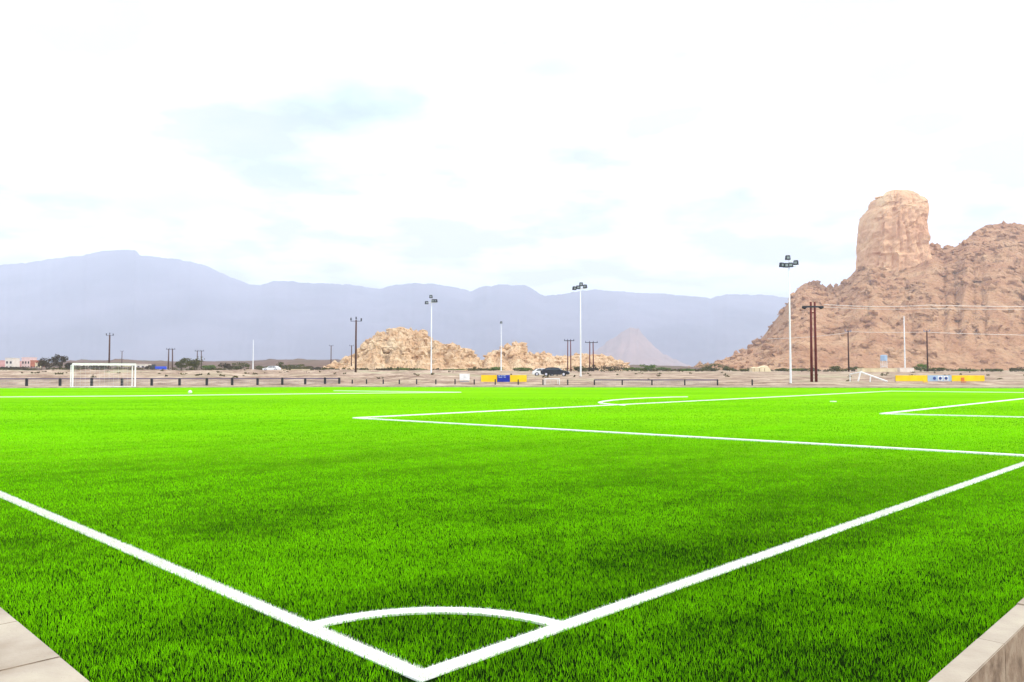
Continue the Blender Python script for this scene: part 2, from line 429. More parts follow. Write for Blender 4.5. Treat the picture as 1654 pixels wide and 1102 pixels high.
ARC = [C + (ul * math.cos(a) + ur * math.sin(a)) * 1.0 for a in np.linspace(R(1.5), R(88.5), 28)]
G = lambda l: [ground(x, y, .02) * 1.0 for x, y in l]
def zero(l):
    for p in l: p.z = 0
    return l
PA0 = ground(572, 675, .02); PA0.z = 0
PAr = ground(1654, 735.5, .02); PAr.z = 0
goal_end = C + ur * 72
PAe = isect(PA0, PAr - PA0, C, ur)
PAfar = ground(1438, 631.8, .02); PAfar.z = 0
GA0 = ground(1424, 668.3, .02); GA0.z = 0
lines = {
    'touch_line': ([C - ul * .05, C + ul * 84], .10),
    'goal_line': ([C - ur * .05, C + ur * 84], .10),
    'corner_arc': (ARC, .095),
    'penalty_area_line': (zero([PA0, PAe]), .13),
    'penalty_area_front': (zero([PA0, PAfar]), .14),
    'penalty_area_far_line': (zero(G([(1438, 631.8), (1700, 634.6)])), .3),
    'goal_area_line': (zero(G([(1424, 668.3), (1654, 673.8), (1800, 677.5)])), .13),
    'goal_area_front': (zero(G([(1424, 668.3), (1654, 643.8), (1760, 633)])), .14),
    'penalty_arc': (zero(G([(1008, 654.6), (985, 653.0), (972, 651.6), (968, 650.2), (974, 648.4), (990, 646.4), (1015, 644.4), (1045, 642.8), (1085, 641.4), (1110, 641.0)])), .15),
    'far_penalty_front': (zero(G([(-120, 642.3), (200, 639.7), (480, 636.4), (744, 633.7)])), .08),
    'far_penalty_line': (zero(G([(744, 633.7), (540, 631.2)])), .2),
}
segs = []; near_line_objs = {}
for nme, (pts, w) in lines.items():
    # near the camera the ribbon is only the backing, fibres stand on it; farther off it is as high as the pile
    hgt = {'touch_line': .008, 'goal_line': .011, 'corner_arc': .014}.get(nme, .028 + .0015 * (list(lines).index(nme) - 3))
    o = flat_poly(nme, pts, w, hgt); near_line_objs[nme] = o
    for a, b in zip(pts[:-1], pts[1:]): segs.append((nme, a, b, w))
# far stretches of the two long lines, standing as high as the pile
for nme, d in (('touch_line', ul), ('goal_line', ur)):
    flat_poly(nme, [C + d * 20, C + d * 84], .125, .036).name = nme
sp_ = ground(1346, 648.6, .02)
mb = MB(); mb.tube([(sp_.x, sp_.y, .002), (sp_.x, sp_.y, .036)], .16, 20); mb.build('penalty_spot', M['line'])['kind'] = 'structure'

# ------------------------------------------------------------------ fibres
def in_seg(P, w, a, b, ww):
    d = np.array([b.x - a.x, b.y - a.y]); L_ = np.hypot(*d); d = d / L_
    r = P - np.array([a.x, a.y]); s = r @ d; u = r[:, 0] * -d[1] + r[:, 1] * d[0]
    return (s > -ww / 2) & (s < L_ + ww / 2) & (np.abs(u) < ww / 2)
def vnoise(P, sc, seed):
    """value noise, vectorised"""
    q = P * sc + seed * 17.3; i = np.floor(q).astype(int); f = q - i; f = f * f * (3 - 2 * f)
    def h(a, b):
        n = (a * 374761393 + b * 668265263 + seed * 1442695041) & 0xffffffff
        n = ((n ^ (n >> 13)) * 1274126177) & 0xffffffff
        return ((n ^ (n >> 16)) & 0xffff) / 65535.0
    x, y = i[:, 0], i[:, 1]
    a = h(x, y) * (1 - f[:, 0]) + h(x + 1, y) * f[:, 0]; b = h(x, y + 1) * (1 - f[:, 0]) + h(x + 1, y + 1) * f[:, 0]
    return a * (1 - f[:, 1]) + b * f[:, 1]
def fibres(name, P, d, hgt, mat_, tint, wmul=1.0, lean=.45, wexp=.60):
    n = len(P)
    az = RNG.uniform(0, 2 * np.pi, n); face = RNG.uniform(0, np.pi, n)
    hh = hgt * RNG.uniform(.7, 1.15, n); ln = hh * lean * RNG.uniform(.2, 1.6, n)
    w = .0028 * np.maximum(1, d / 4.5) ** wexp * wmul * RNG.uniform(.8, 1.2, n)
    wx, wy = np.cos(face) * w / 2, np.sin(face) * w / 2
    lx, ly = np.cos(az) * ln, np.sin(az) * ln
    V = np.zeros((n, 5, 3), np.float32)
    V[:, 0] = np.stack([P[:, 0] - wx, P[:, 1] - wy, np.zeros(n)], 1)
    V[:, 1] = np.stack([P[:, 0] + wx, P[:, 1] + wy, np.zeros(n)], 1)
    V[:, 2] = np.stack([P[:, 0] - wx * .85 + lx * .35, P[:, 1] - wy * .85 + ly * .35, hh * .6], 1)
    V[:, 3] = np.stack([P[:, 0] + wx * .85 + lx * .35, P[:, 1] + wy * .85 + ly * .35, hh * .6], 1)
    V[:, 4] = np.stack([P[:, 0] + lx, P[:, 1] + ly, hh], 1)
    base = np.arange(n)[:, None] * 5
    T = np.concatenate([base + np.array([[0, 1, 3]]), base + np.array([[0, 3, 2]]), base + np.array([[2, 3, 4]])], 1).reshape(-1)
    me = bpy.data.meshes.new(name)
    me.vertices.add(n * 5); me.vertices.foreach_set('co', V.reshape(-1))
    me.loops.add(len(T)); me.loops.foreach_set('vertex_index', T.astype(np.int32))
    nf = n * 3; me.polygons.add(nf)
    me.polygons.foreach_set('loop_start', np.arange(0, nf * 3, 3, dtype=np.int32))
    me.polygons.foreach_set('loop_total', np.full(nf, 3, np.int32))
    me.update(calc_edges=True)
    at_ = me.attributes.new('tint', 'FLOAT', 'POINT'); at_.data.foreach_set('value', np.repeat(tint.astype(np.float32), 5))
    me.materials.append(mat_)
    o = bpy.data.objects.new(name, me); COL.objects.link(o); return o

def scatter(dmin, dmax, rho):
    """roots in the visible wedge with density rho*(5/d)^2 beyond 5 m"""
    out = []
    for a, b in ((dmin, 5.0), (5.0, dmax)):
        if b <= a: continue
        th = R(84)
        if b <= 5.0:
            n = int(rho * th * (b * b - a * a) / 2); d = np.sqrt(RNG.uniform(a * a, b * b, n))
        else:
            n = int(rho * 25 * th * math.log(b / a)); d = a * np.exp(RNG.uniform(0, 1, n) * math.log(b / a))
        an = RNG.uniform(-th / 2, th / 2, n); out.append(np.stack([d * np.sin(an), d * np.cos(an)], 1))
    return np.concatenate(out)
DENS = 10500
P = scatter(2.0, NEAR, DENS)
kn_l = np.array([ul.y, -ul.x]); kn_r = np.array([-ur.y, ur.x])
inside = ((P - np.array([KC.x, KC.y])) @ kn_l > .012) & ((P - np.array([KC.x, KC.y])) @ kn_r > .012)
P = P[inside]
D = np.hypot(P[:, 0], P[:, 1])
online = np.zeros(len(P), bool)
for nme, a, b, w in segs: online |= in_seg(P, 0, a, b, w)
P = P[~online]; D = D[~online]
ca_, sa_ = math.cos(R(-38)), math.sin(R(-38))
PR = np.stack([(P[:, 0] * ca_ - P[:, 1] * sa_) * .45, (P[:, 0] * sa_ + P[:, 1] * ca_) * 1.3], 1)
nb = .34 * vnoise(PR, .7, 1) + .26 * vnoise(PR, 2.1, 2) + .22 * vnoise(P, 6.0, 3) + .18 * vnoise(P, 19.0, 4)
nb = np.clip((nb - .30) / .36, 0, 1)
keep = RNG.uniform(0, 1, len(P)) < .58 + .42 * nb
P, D, nb = P[keep], D[keep], nb[keep]
tint = np.clip(.07 + .38 * nb + .50 * RNG.uniform(0, 1, len(P)) ** 1.6, 0, 1)
fo = fibres('grass', P, D, .025, M['blade'], tint)
tag(fo, 'bright green artificial turf fibres covering the football pitch', 'grass', kind='stuff')
# white fibres of the markings
for nme in ('touch_line', 'goal_line', 'corner_arc', 'penalty_area_line'):
    pts, w = lines[nme]
    roots = []
    for a, b in zip(pts[:-1], pts[1:]):
        L_ = min((b - a).length, 42); d = (b - a).normalized()
        rho_max = 22000
        n = int(rho_max * w * min(L_, 8)) + (int(rho_max * w * 8 * 1.2) if L_ > 8 else 0)
        s = np.concatenate([RNG.uniform(0, min(L_, 8), int(rho_max * w * min(L_, 8))), 8 * np.exp(RNG.uniform(0, math.log(max(L_, 8.01) / 8), n - int(rho_max * w * min(L_, 8))))])
        u = RNG.uniform(-w / 2, w / 2, len(s)) + RNG.normal(0, .003, len(s))
        roots.append(np.stack([a.x + d.x * s - d.y * u, a.y + d.y * s + d.x * u], 1))
    Q = np.concatenate(roots); Dq = np.hypot(Q[:, 0], Q[:, 1])
    wo = fibres(nme + '_fibres', Q, Dq, .026, M['blade_white'], RNG.uniform(0, 1, len(Q)), lean=.3, wexp=1)
    wo['kind'] = 'structure'; wo.name = nme
# ------------------------------------------------------------------ kerbs
def kerb(p0, d, side, width, n, seg, name, z=KZ, start=0.0):
    mb = MB()
    s = Vector((side.x, side.y, 0)) * width / 2
    for i in range(n):
        a = p0 + d * (start + i * seg + .0015) + s; b = p0 + d * (start + (i + 1) * seg - .0015) + s
        c = (a + b) / 2; wob = random.uniform(-.003, .003)
        co = MB(); co.box((c.x, c.y, (z - .42) / 2 + wob), ((b - a).length, width, z + .42), math.atan2(d.y, d.x))
        mb.add(co.v, co.f)
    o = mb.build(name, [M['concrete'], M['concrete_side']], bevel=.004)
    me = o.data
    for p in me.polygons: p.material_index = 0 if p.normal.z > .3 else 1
    o['kind'] = 'structure'; return o
nl_out = Vector((-ul.y, ul.x, 0)); nr_out = Vector((ur.y, -ur.x, 0))
if nl_out.x > 0: nl_out = -nl_out
if nr_out.x < 0: nr_out = -nr_out
kerb(KC, ul, nl_out, .42, 130, .78, 'kerb', start=-.0)
kerb(KC, ur, nr_out, .125, 110, .85, 'kerb', start=.05)
# pale kerb along the far edge
mb = MB(); pts = [lend] + far[:0:-1] + [rend]
for a, b in zip(pts[:-1], pts[1:]):
    d = (b - a).normalized(); s = Vector((-d.y, d.x, 0)) * .2
    seg_box(mb, a + s, b + s, .3, -.3, .09)
mb.build('kerb', M['concrete'])['kind'] = 'structure'

# ------------------------------------------------------------------ hills and mountains
def interp(tab, x):
    if x <= tab[0][0]: return tab[0][1]
    for (a, b), (c, d) in zip(tab[:-1], tab[1:]):
        if x <= c: return b + (d - b) * (x - a) / (c - a)
    return tab[-1][1]
def fan(name, tab, Yf, Yr, Yb, nx, ny, mat_, base_y=601, rough=.05, detail=1.0, terr=0, power=.8, spur=0.0, extra=None, sm=True, seed=0, jag=0.0):
    """heightfield: silhouette table in picture units at the ridge distance, foot at Yf, ridge at Yr, back at Yb"""
    x0, x1 = tab[0][0], tab[-1][0]; vs = []; fs = []
    for j in range(ny):
        v = j / (ny - 1)
        for i in range(nx):
            px = x0 + (x1 - x0) * i / (nx - 1); tx = (px - CX) / F
            sx = px * .01 + seed
            rid = Yr * (1 + .05 * mn.noise(Vector((sx * 1.3, 3, 0))))
            Y = Yf + (rid - Yf) * (v / .7) if v < .7 else rid + (Yb - rid) * ((v - .7) / .3)
            zr = at(px, interp(tab, px) + jag * mn.fractal(Vector((px * .09, seed, 2)), .8, 2.0, 4), rid).z; zb = H(tx * Y, Y)
            prof = (v / .7) ** power if v < .7 else 1 - ((v - .7) / .3) ** 1.5
            X = tx * Y
            hgt = max(zr - zb, 0)
            q = Vector((X, Y, 0))
            nn = mn.fractal(q * (detail / 60), .6, 2.1, 6)
            sp = abs(mn.noise(Vector((sx * 4, v * 1.5, seed)))) * 2 - .4
            k = math.sin(math.pi * min(1, max(0, prof))) if True else 0
            z = zb - 1 + (hgt + 1) * max(0, prof + spur * sp * k)
            z += nn * rough * min(hgt, 60) * (.35 + .65 * k) * (1 if hgt > 0 else 0)
            if terr:
                tq = (z + 2.2 * mn.noise(q * .03)) / terr; fl = math.floor(tq); fr = tq - fl
                z += (smooth(.25, .75, fr) - fr) * terr * .8
            vs.append((X, Y, z))
    for j in range(ny - 1):
        for i in range(nx - 1):
            a = j * nx + i; fs.append((a, a + 1, a + nx + 1, a + nx))
    mb = MB(); mb.add(vs, fs)
    if extra: extra(mb, vs, nx, ny)
    o = mb.build(name, mat_ , smooth_=sm); return o

MT = [(-500, 470), (-300, 440), (-100, 434), (0, 427), (60, 421), (130, 411), (160, 404.5), (215, 403), (222, 411), (285, 418), (330, 428), (345, 436), (370, 447), (400, 459), (420, 461), (440, 453),
      (480, 456), (560, 459), (610, 466), (630, 460), (665, 457), (700, 457), (735, 464), (760, 471), (780, 462), (810, 459), (850, 461), (868, 472), (880, 478), (905, 475), (960, 467), (1000, 470),
      (1060, 474), (1100, 477), (1150, 480), (1180, 475), (1240, 476), (1290, 483), (1400, 478), (1700, 490), (2100, 480), (2300, 520)]
fan('mountain_range', MT, 4200, 6400, 7800, 900, 60, M['rock_far'], rough=.3, detail=.2, spur=0, power=.9, jag=1.6)['kind'] = 'structure'
fan('hill', [(880, 592), (930, 578), (962, 567), (985, 549), (1004, 536), (1018, 529), (1031, 529), (1038, 540), (1050, 553), (1064, 566), (1088, 580), (1120, 593)], 3600, 4000, 4400, 120, 40, M['rock_pink'], rough=.14, detail=.4, spur=.08, seed=3, jag=2.5)['kind'] = 'structure'
fan('plain_rise', [(-300, 592), (60, 590), (110, 584), (200, 582), (300, 585), (400, 583), (480, 581), (540, 582), (640, 586), (820, 589), (1000, 590), (1100, 592), (1160, 598)], 330, 1100, 1700, 160, 24, M['plain'], rough=.12, detail=.7, spur=.1, seed=6)['kind'] = 'structure'

def rubble(count, size, xr=None):
    def fn(mb, vs, nx, ny):
        V0 = list(vs)
        for _ in range(count):
            i = random.randrange(3, nx - 3); j = random.randrange(1, int(ny * .72))
            p = V0[j * nx + i]
            if p[2] < H(p[0], p[1]) + .4: continue
            if mn.noise(Vector((p[0], p[1], 0)) * (.09 / size)) * .9 + (p[2] - 30) * .006 < random.uniform(-.35, .35): continue
            s = size * random.uniform(.35, 1.0) ** 2 * 1.5
            mb.blob((p[0] + random.uniform(-1, 1) * size, p[1], p[2] + s * .1), (s * random.uniform(.7, 1.5), s, s * random.uniform(.6, 1.2)), random.random() * 50, 1, .45)
    return fn
MID = [(505, 602), (520, 597), (545, 590), (570, 580), (588, 564), (596, 548), (606, 541), (626, 538), (634, 533), (648, 534), (662, 538), (684, 540), (690, 552), (712, 556), (735, 560), (760, 565), (768, 576), (780, 594), (786, 603)]
fan('rocky_outcrop', MID, 285, 345, 400, 190, 90, M['rock_mid'], rough=.22, detail=7, terr=1.8, power=.62, spur=.16, extra=rubble(900, 1.5), sm=False, seed=9)['kind'] = 'structure'
MID2 = [(766, 603), (780, 584), (788, 570), (806, 564), (822, 561), (832, 556), (841, 557), (846, 573), (862, 576), (885, 574), (902, 577), (925, 575), (948, 571), (968, 573), (985, 580), (1010, 590), (1024, 603)]
fan('rocky_outcrop', MID2, 330, 385, 430, 190, 60, M['rock_mid'], rough=.22, detail=7, terr=1.6, power=.62, spur=.18, extra=rubble(800, 1.4), sm=False, seed=14)['kind'] = 'structure'

BIG = [(1080, 603), (1120, 596), (1150, 589), (1180, 577), (1210, 562), (1232, 545), (1250, 522), (1264, 503), (1278, 483), (1290, 466), (1303, 457), (1320, 456), (1332, 460), (1341, 466), (1356, 462), (1372, 449), (1386, 436),
       (1410, 424), (1450, 415), (1490, 400), (1506, 396), (1530, 401), (1545, 399), (1562, 389), (1584, 371), (1602, 364), (1625, 360), (1654, 362), (1720, 368), (1850, 400), (2000, 470), (2150, 540), (2300, 600)]
fan('rocky_hill', BIG, 520, 790, 1000, 360, 200, M['rock_big'], rough=.035, detail=4.0, terr=1.2, power=1.0, spur=.03, extra=rubble(4200, 2.7), sm=False, seed=21)['kind'] = 'structure'
# rock tower standing on the ridge
def tower():
    mb = MB(); Yc = 775
    prof = [(450, 1380, 1508), (436, 1385, 1502), (415, 1387, 1499), (398, 1387.5, 1497), (380, 1388, 1494), (360, 1390, 1493), (346, 1395, 1493.5), (339, 1404, 1494), (330, 1406, 1493), (322, 1409, 1488), (316, 1418, 1478), (311.5, 1432, 1464), (309.5, 1442, 1452)]
    pr = []
    for (a, b) in zip(prof[:-1], prof[1:]):
        for k in range(6): pr.append(tuple(a[q] + (b[q] - a[q]) * k / 6 for q in range(3)))
    pr.append(prof[-1]); n = 110; vs = []; fs = []
    for (py, xa, xb) in pr:
        z = at(1445, py, Yc).z; A = xat(xa, Yc, py); B = xat(xb, Yc, py); cx = (A + B) / 2; rx = (B - A) / 2
        for k in range(n):
            a = 2 * math.pi * k / n; ca, sa = math.cos(a), math.sin(a)
            q = Vector((ca * 2.2, sa * 2.2, z * .02))
            fis = 1 - .07 * max(0, 1 - abs(mn.noise(q * 1.9)) * 7) * (.5 + .5 * abs(sa))
            dsp = fis * (1 + .07 * mn.noise(q * 1.5) + .045 * mn.noise(Vector((ca * 5, sa * 5, z * .09))) + .03 * mn.noise(Vector((ca * 14, sa * 14, z * .3))))
            dsp += .045 * (mn.cell(Vector((a * 1.6 + .5 * mn.noise(Vector((a, z * .1, 0))), z / 13 + .6 * mn.noise(Vector((a * 2, z * .05, 3))), 2))) - .5) + .02 * (mn.cell(Vector((a * 4, z / 5, 7))) - .5)
            sq = 1 / max(abs(ca), abs(sa)) ** .35
            vs.append((cx + rx * ca * (dsp if abs(ca) < .8 else 1 + (dsp - 1) * .4), Yc + min(rx, 30) * sa * dsp * sq, z + (2.6 * mn.cell(Vector((a * 1.9, 1, 1))) - 1.3) * smooth(0, 18, 330 - py) if py < 330 else z))
    for i in range(len(pr) - 1):
        for k in range(n):
            a, b = i * n + k, i * n + (k + 1) % n; fs.append((a, b, b + n, a + n))
    fs.append(tuple(range((len(pr) - 1) * n, len(pr) * n)))
    mb.add(vs, fs)
    for _ in range(16):
        px = random.uniform(1415, 1492); py = 313 + abs(px - 1448) * .22; p = at(px, py, Yc - 6); s = random.uniform(1, 2.4)
        mb.blob(p, (s * 1.3, s, s * .6), random.random() * 30, 1, .4)
    return mb.build('rock_tower', M['rock_tower'])
tower()['kind'] = 'structure'

# ------------------------------------------------------------------ fences round the pitch
def fence(label, posts, Yfn, rail, post_w, post_h, name='perimeter_fence', plinth=True):
    P0 = [Vector((xat(px, Yfn(px), 620), Yfn(px), -.04)) for px in posts]
    e = empty(name, P0[0]); tag(e, label, 'fence')
    loc = P0[0]
    for p in P0:
        mb = MB(); q = p - loc; h = post_h * random.uniform(.94, 1.06)
        mb.box((q.x, q.y, h / 2), (post_w, post_w * .7, h), 0); mb.box((q.x, q.y, h + .015), (post_w * .8, post_w * .55, .03))
        mb.build('post', M['black'], e)
    for (i, j) in rail:
        mb = MB()
        for a, b in zip(P0[i:j], P0[i + 1:j + 1]):
            a2 = a - loc; b2 = b - loc
            seg_box(mb, a2, b2, .06, post_h * .86, post_h * .86 + .15)
        mb.build('top_rail', M['rail'], e)
        mb = MB()
        for a, b in zip(P0[i:j], P0[i + 1:j + 1]):
            a2 = a - loc; b2 = b - loc
            for k in range(4):
                z = post_h * (.18 + .18 * k); mb.tube([a2 + Vector((0, 0, z)), b2 + Vector((0, 0, z))], .012, 4)
            nn = 14
            for k in range(1, nn):
                c = a2.lerp(b2, k / nn); mb.tube([c + Vector((0, 0, .1)), c + Vector((0, 0, post_h * .9))], .008, 4)
        mb.build('wire_mesh', M['grey'], e)
    return e
Yl = lambda px: 92 + 8 * max(0, px) / 560
fence('low dark post and rail fence behind the far left goal', [-70, -8, 43, 97, 148, 197, 245, 290, 334, 375, 416, 456, 493, 525, 548], Yl, [(0, 14)], .26, .92)
Yr_ = lambda px: 100 - 5 * (px - 560) / 1000
fence('low fence of small dark posts crossing in front of the far gravel bank', [569, 592, 619, 645, 673, 704, 735, 766, 800, 837, 877, 917, 960, 1005, 1053, 1106, 1159, 1215], Yr_, [(12, 16)], .16, .72)

# ------------------------------------------------------------------ football goals
def goal(loc, rz, w, h, dep, th, name, label, net=True):
    e = empty(name, loc, rz); tag(e, label, 'goal')
    for x in (-w / 2, w / 2):
        mb = MB(); mb.box((x, 0, h / 2), (th, th, h)); mb.build('post', M['white'], e, bevel=.01)
        mb = MB(); mb.box((x, dep, h / 2 - .02), (th * .7, th * .7, h - .04)); mb.build('rear_post', M['white'], e)
        mb = MB(); mb.box((x, dep / 2, h - th * .4), (th * .6, dep - th, th * .6)); mb.build('upper_side_bar', M['white'], e)
        mb = MB(); mb.box((x, dep / 2, th * .3), (th * .6, dep - th, th * .5)); mb.build('lower_side_bar', M['white'], e)
    mb = MB(); mb.box((0, 0, h + th / 2 + .002), (w + th, th, th)); mb.build('crossbar', M['white'], e, bevel=.01)
    mb = MB(); mb.box((0, dep, h - .02), (w - th * .8, th * .6, th * .6)); mb.build('rear_bar', M['white'], e)
    mb = MB(); mb.box((0, dep, th * .35), (w - th * .8, th * .6, th * .6)); mb.build('ground_bar', M['white'], e)
    if net:
        mb = MB(); n = int(w / .45)
        for i in range(n + 1):
            x = -w / 2 + w * i / n; mb.tube([(x, dep + .05, .05), (x, dep + .05, h - .05)], .006, 3)
        for k in range(1, 7): mb.tube([(-w / 2, dep + .05, h * k / 7), (w / 2, dep + .05, h * k / 7)], .006, 3)
        for s in (-1, 1):
            for k in range(1, 7): mb.tube([(s * w / 2, 0, h * k / 7), (s * w / 2, dep, h * k / 7)], .006, 3)
        mb.build('net', M['net'], e)
    return e
gl = ground(117, 626.3); gr = ground(218, 625.4)
gd = gr - gl
goal((gl + gr) / 2, math.atan2(gd.y, gd.x), gd.length, 2.38, 1.9, .14, 'football_goal', 'full size white football goal standing at the far left end of the pitch')
b = ground(307, 636.5)
mb = MB(); mb.blob((0, 0, .13), (.14, .14, .13), 2, 2, .03)
fb = mb.build('football', M['white'], smooth_=True); fb.location = (b.x, b.y, .0); tag(fb, 'small white ball lying on the turf right of the far left goal', 'ball')

# portable frames behind the fence
def on(px, Y): x = xat(px, Y); return Vector((x, Y, H(x, Y)))
p = on(1408, 104)
e = empty('goal_frame', p); tag(e, 'white goal frame tipped over on the gravel left of the yellow boards on the right', 'goal')
a_ = at(1390, 601, 103) - p; b_ = at(1433, 616.5, 103) - p
mb = MB(); mb.tube([a_, b_], .11, 8); mb.build('crossbar', M['white'], e)
c_ = at(1386, 616, 103) - p; mb = MB(); mb.tube([a_, c_], .10, 8); mb.build('post', M['white'], e)
m_ = a_.lerp(b_, .38); mb = MB(); mb.tube([m_, Vector((m_.x - .1, m_.y, m_.z - .85))], .08, 8); mb.build('post', M['white'], e)
d_ = a_ + Vector((-.45, 2.2, -.3)); mb = MB(); mb.tube([a_, d_], .07, 8); mb.tube([d_, Vector((d_.x, d_.y, -.2))], .06, 8); mb.build('rear_bar', M['white'], e)
q = on(892, 98.5)
goal(q, R(12), 1.9, .75, .8, .08, 'small_goal', 'small white training goal on the gravel below the dark car')

# ------------------------------------------------------------------ boards
def board(px0, px1, py0, py1, Y, panels, name, label, cat='advertising board'):
    x0, x1 = xat(px0, Y), xat(px1, Y); z1, z0 = at(px0, py0, Y).z, at(px0, py1, Y).z; zg = H((x0 + x1) / 2, Y)
    e = empty(name, ((x0 + x1) / 2, Y, zg)); tag(e, label, cat)
    W_ = x1 - x0; xs = -W_ / 2
    for i, (fr, m_) in enumerate(panels):
        mb = MB(); mb.box((xs + fr * W_ / 2, 0, (z0 + z1) / 2 - zg), (fr * W_ - .03, .08, z1 - z0)); mb.build('panel', m_, e, bevel=.01); xs += fr * W_
    acc = 0
    for fr in [0] + [p_[0] for p_ in panels]:
        acc += fr; mb = MB(); mb.box((-W_ / 2 + acc * W_, .08, (z1 - zg) / 2 - .02), (.07, .07, z1 - zg)); mb.build('leg', M['grey'], e)
    return e, W_, z0 - zg, z1 - zg
board(777, 851, 606, 617, 104, [(.35, M['yellow']), (.28, M['blue']), (.37, M['yellow'])], 'advertising_board', 'yellow board with dark blue centre panel beyond the middle of the pitch')
bb = [o for o in bpy.data.objects if o.get('category') == 'advertising board'][-1]
mb = MB()
for x, z, w, h in ((-.55, .78, .28, .1), (-.2, .78, .2, .1), (.15, .78, .3, .1), (-.4, .58, .5, .07), (.2, .58, .3, .07)):
    mb.box((x - .08, -.05, z + .05), (w, .02, h))
mb.build('lettering', M['paleblue'], bb)
e2, W2, z0_, z1_ = board(1446, 1590, 606.5, 616, 103, [(.36, M['yellow']), (.27, M['paleblue']), (.37, M['yellow'])], 'advertising_board', 'long yellow board with pale blue middle and three round marks, far right')
for k, f_ in enumerate((.435, .50, .565)):
    x = -W2 / 2 + W2 * f_; zc_ = (z0_ + z1_) / 2
    mb = MB(); mb.box((x, -.05, zc_), (.62, .02, .62)); pl = mb.build('plate', M['white'] if k else M['paleblue'], e2)
    mb = MB()
    mb.tube([(x, -.10, zc_), (x, -.062, zc_)], .20, 16); mb.build('emblem', M['navy'], e2)
for px in (1494, 1556):
    p = on(px, 101.5); mb = MB()
    mb.box((0, 0, .22), (.45, .45, .06)); mb.box((0, .2, .5), (.45, .05, .45))
    for sx in (-.18, .18):
        for sy in (-.18, .18): mb.box((sx, sy, .10), (.05, .05, .2))
    o = mb.build('plastic_chair', M['yellow'] if px < 1500 else M['orange']); o.location = p
    tag(o, ('small yellow chair below the left end of the long yellow board' if px < 1500 else 'small orange chair below the right part of the long yellow board'), 'chair')
# white cabinet
p = on(750.5, 104); e = empty('electrical_cabinet', p); tag(e, 'white metal cabinet on the gravel left of the yellow and blue board', 'cabinet')
w_ = xat(758.5, 104) - xat(742.5, 104); zt = at(750, 604, 104).z - p.z
mb = MB(); mb.box((0, 0, zt / 2 + .1), (w_, .5, zt - .2)); mb.build('housing', M['white'], e, bevel=.015)
mb = MB(); mb.box((0, 0, .06), (w_ * .9, .42, .12)); mb.build('plinth', M['grey'], e)
for s in (-1, 1):
    mb = MB(); mb.box((s * w_ * .24, -.262, zt / 2 + .1), (w_ * .45, .02, zt - .3)); dr = mb.build('door', M['white'], e)
    mb = MB(); mb.box((s * .06, -.28, zt / 2 + .1), (.02, .02, .14)); mb.build('handle', M['dark'], dr)

# ------------------------------------------------------------------ floodlight masts and poles
def lamp_head(mb, c, w, h, d, rz, tilt=-.5):
    mb.box(c, (w, d, h), rz); 
def mast(px, Y, ytop, heads, name, label, base_r=.14, top_r=.07, group=None):
    p = on(px, Y); top = at(px, ytop, Y).z - p.z
    e = empty(name, p); tag(e, label, 'floodlight' if heads else 'pole', group)
    mb = MB(); mb.tube([(0, 0, -.3), (0, 0, .02), (0, 0, top * .5), (0, 0, top)], [base_r, base_r, (base_r + top_r) / 2, top_r], 12); mb.build('pole', M['offwhite'], e, smooth_=True)
    mb = MB(); mb.tube([(0, 0, -.1), (0, 0, .12)], base_r * 2.2, 12); mb.build('base', M['concrete'], e)
    if heads:
        mb = MB(); xs = [h_[0] for h_ in heads]; zb = [h_[1] for h_ in heads if h_[1] <= 0]
        mb.box((0, 0, top - .55), (max(xs) - min(xs), .10, .10)); mb.tube([(0, 0, top - .6), (0, 0, top + .05 + max(h_[1] for h_ in heads))], .05, 6)
        mb.build('crossarm', M['offwhite'], e)
        for (hx, hz, rz) in heads:
            mb = MB(); cc = Vector((hx, -.15, top - .35 + hz)); mb.box(cc, (.66, .4, .58), rz, taper=.8); hd = mb.build('lamp_head', M['dark'], e, bevel=.03)
            mb = MB(); mb.box(cc + Vector((math.sin(rz) * .19, -math.cos(rz) * .19, -.02)), (.36, .02, .30), rz); mb.build('lens', M['lens'], hd)
    return e
MG = 'floodlight masts round the sports ground'
mast(1277, 100, 424, [(-1.0, 0, .5), (-.45, -.05, .2), (.15, 0, -.2), (.85, .3, -.6), (-.2, .95, 0)], 'floodlight_mast', 'tallest white floodlight mast, in front of the left foot of the rocky hill', group=MG)
mast(938, 125, 461, [(-1.0, -.15, .6), (-.4, 0, .2), (.1, .5, 0), (.75, .15, -.5)], 'floodlight_mast', 'white floodlight mast right of the dark car', .14, group=MG)
mast(696.5, 145, 484, [(-.9, -.25, .5), (-.1, .9, 0), (.35, .1, -.3), (.8, .1, -.4)], 'floodlight_mast', 'white floodlight mast in front of the larger tan rock outcrop', .14, group=MG)
mast(809.5, 215, 519, [(.0, 0, .3)], 'floodlight_mast', 'slim white mast rising behind the yellow and blue board', .20, .05, group=MG)
mast(408.5, 320, 549, [], 'white_pole', 'slim white pole on the plain left of the white car', .26, .09)
mast(1462, 200, 511, [], 'white_pole', 'slim white pole in front of the rocky hill above the cream walls', .19, .09)

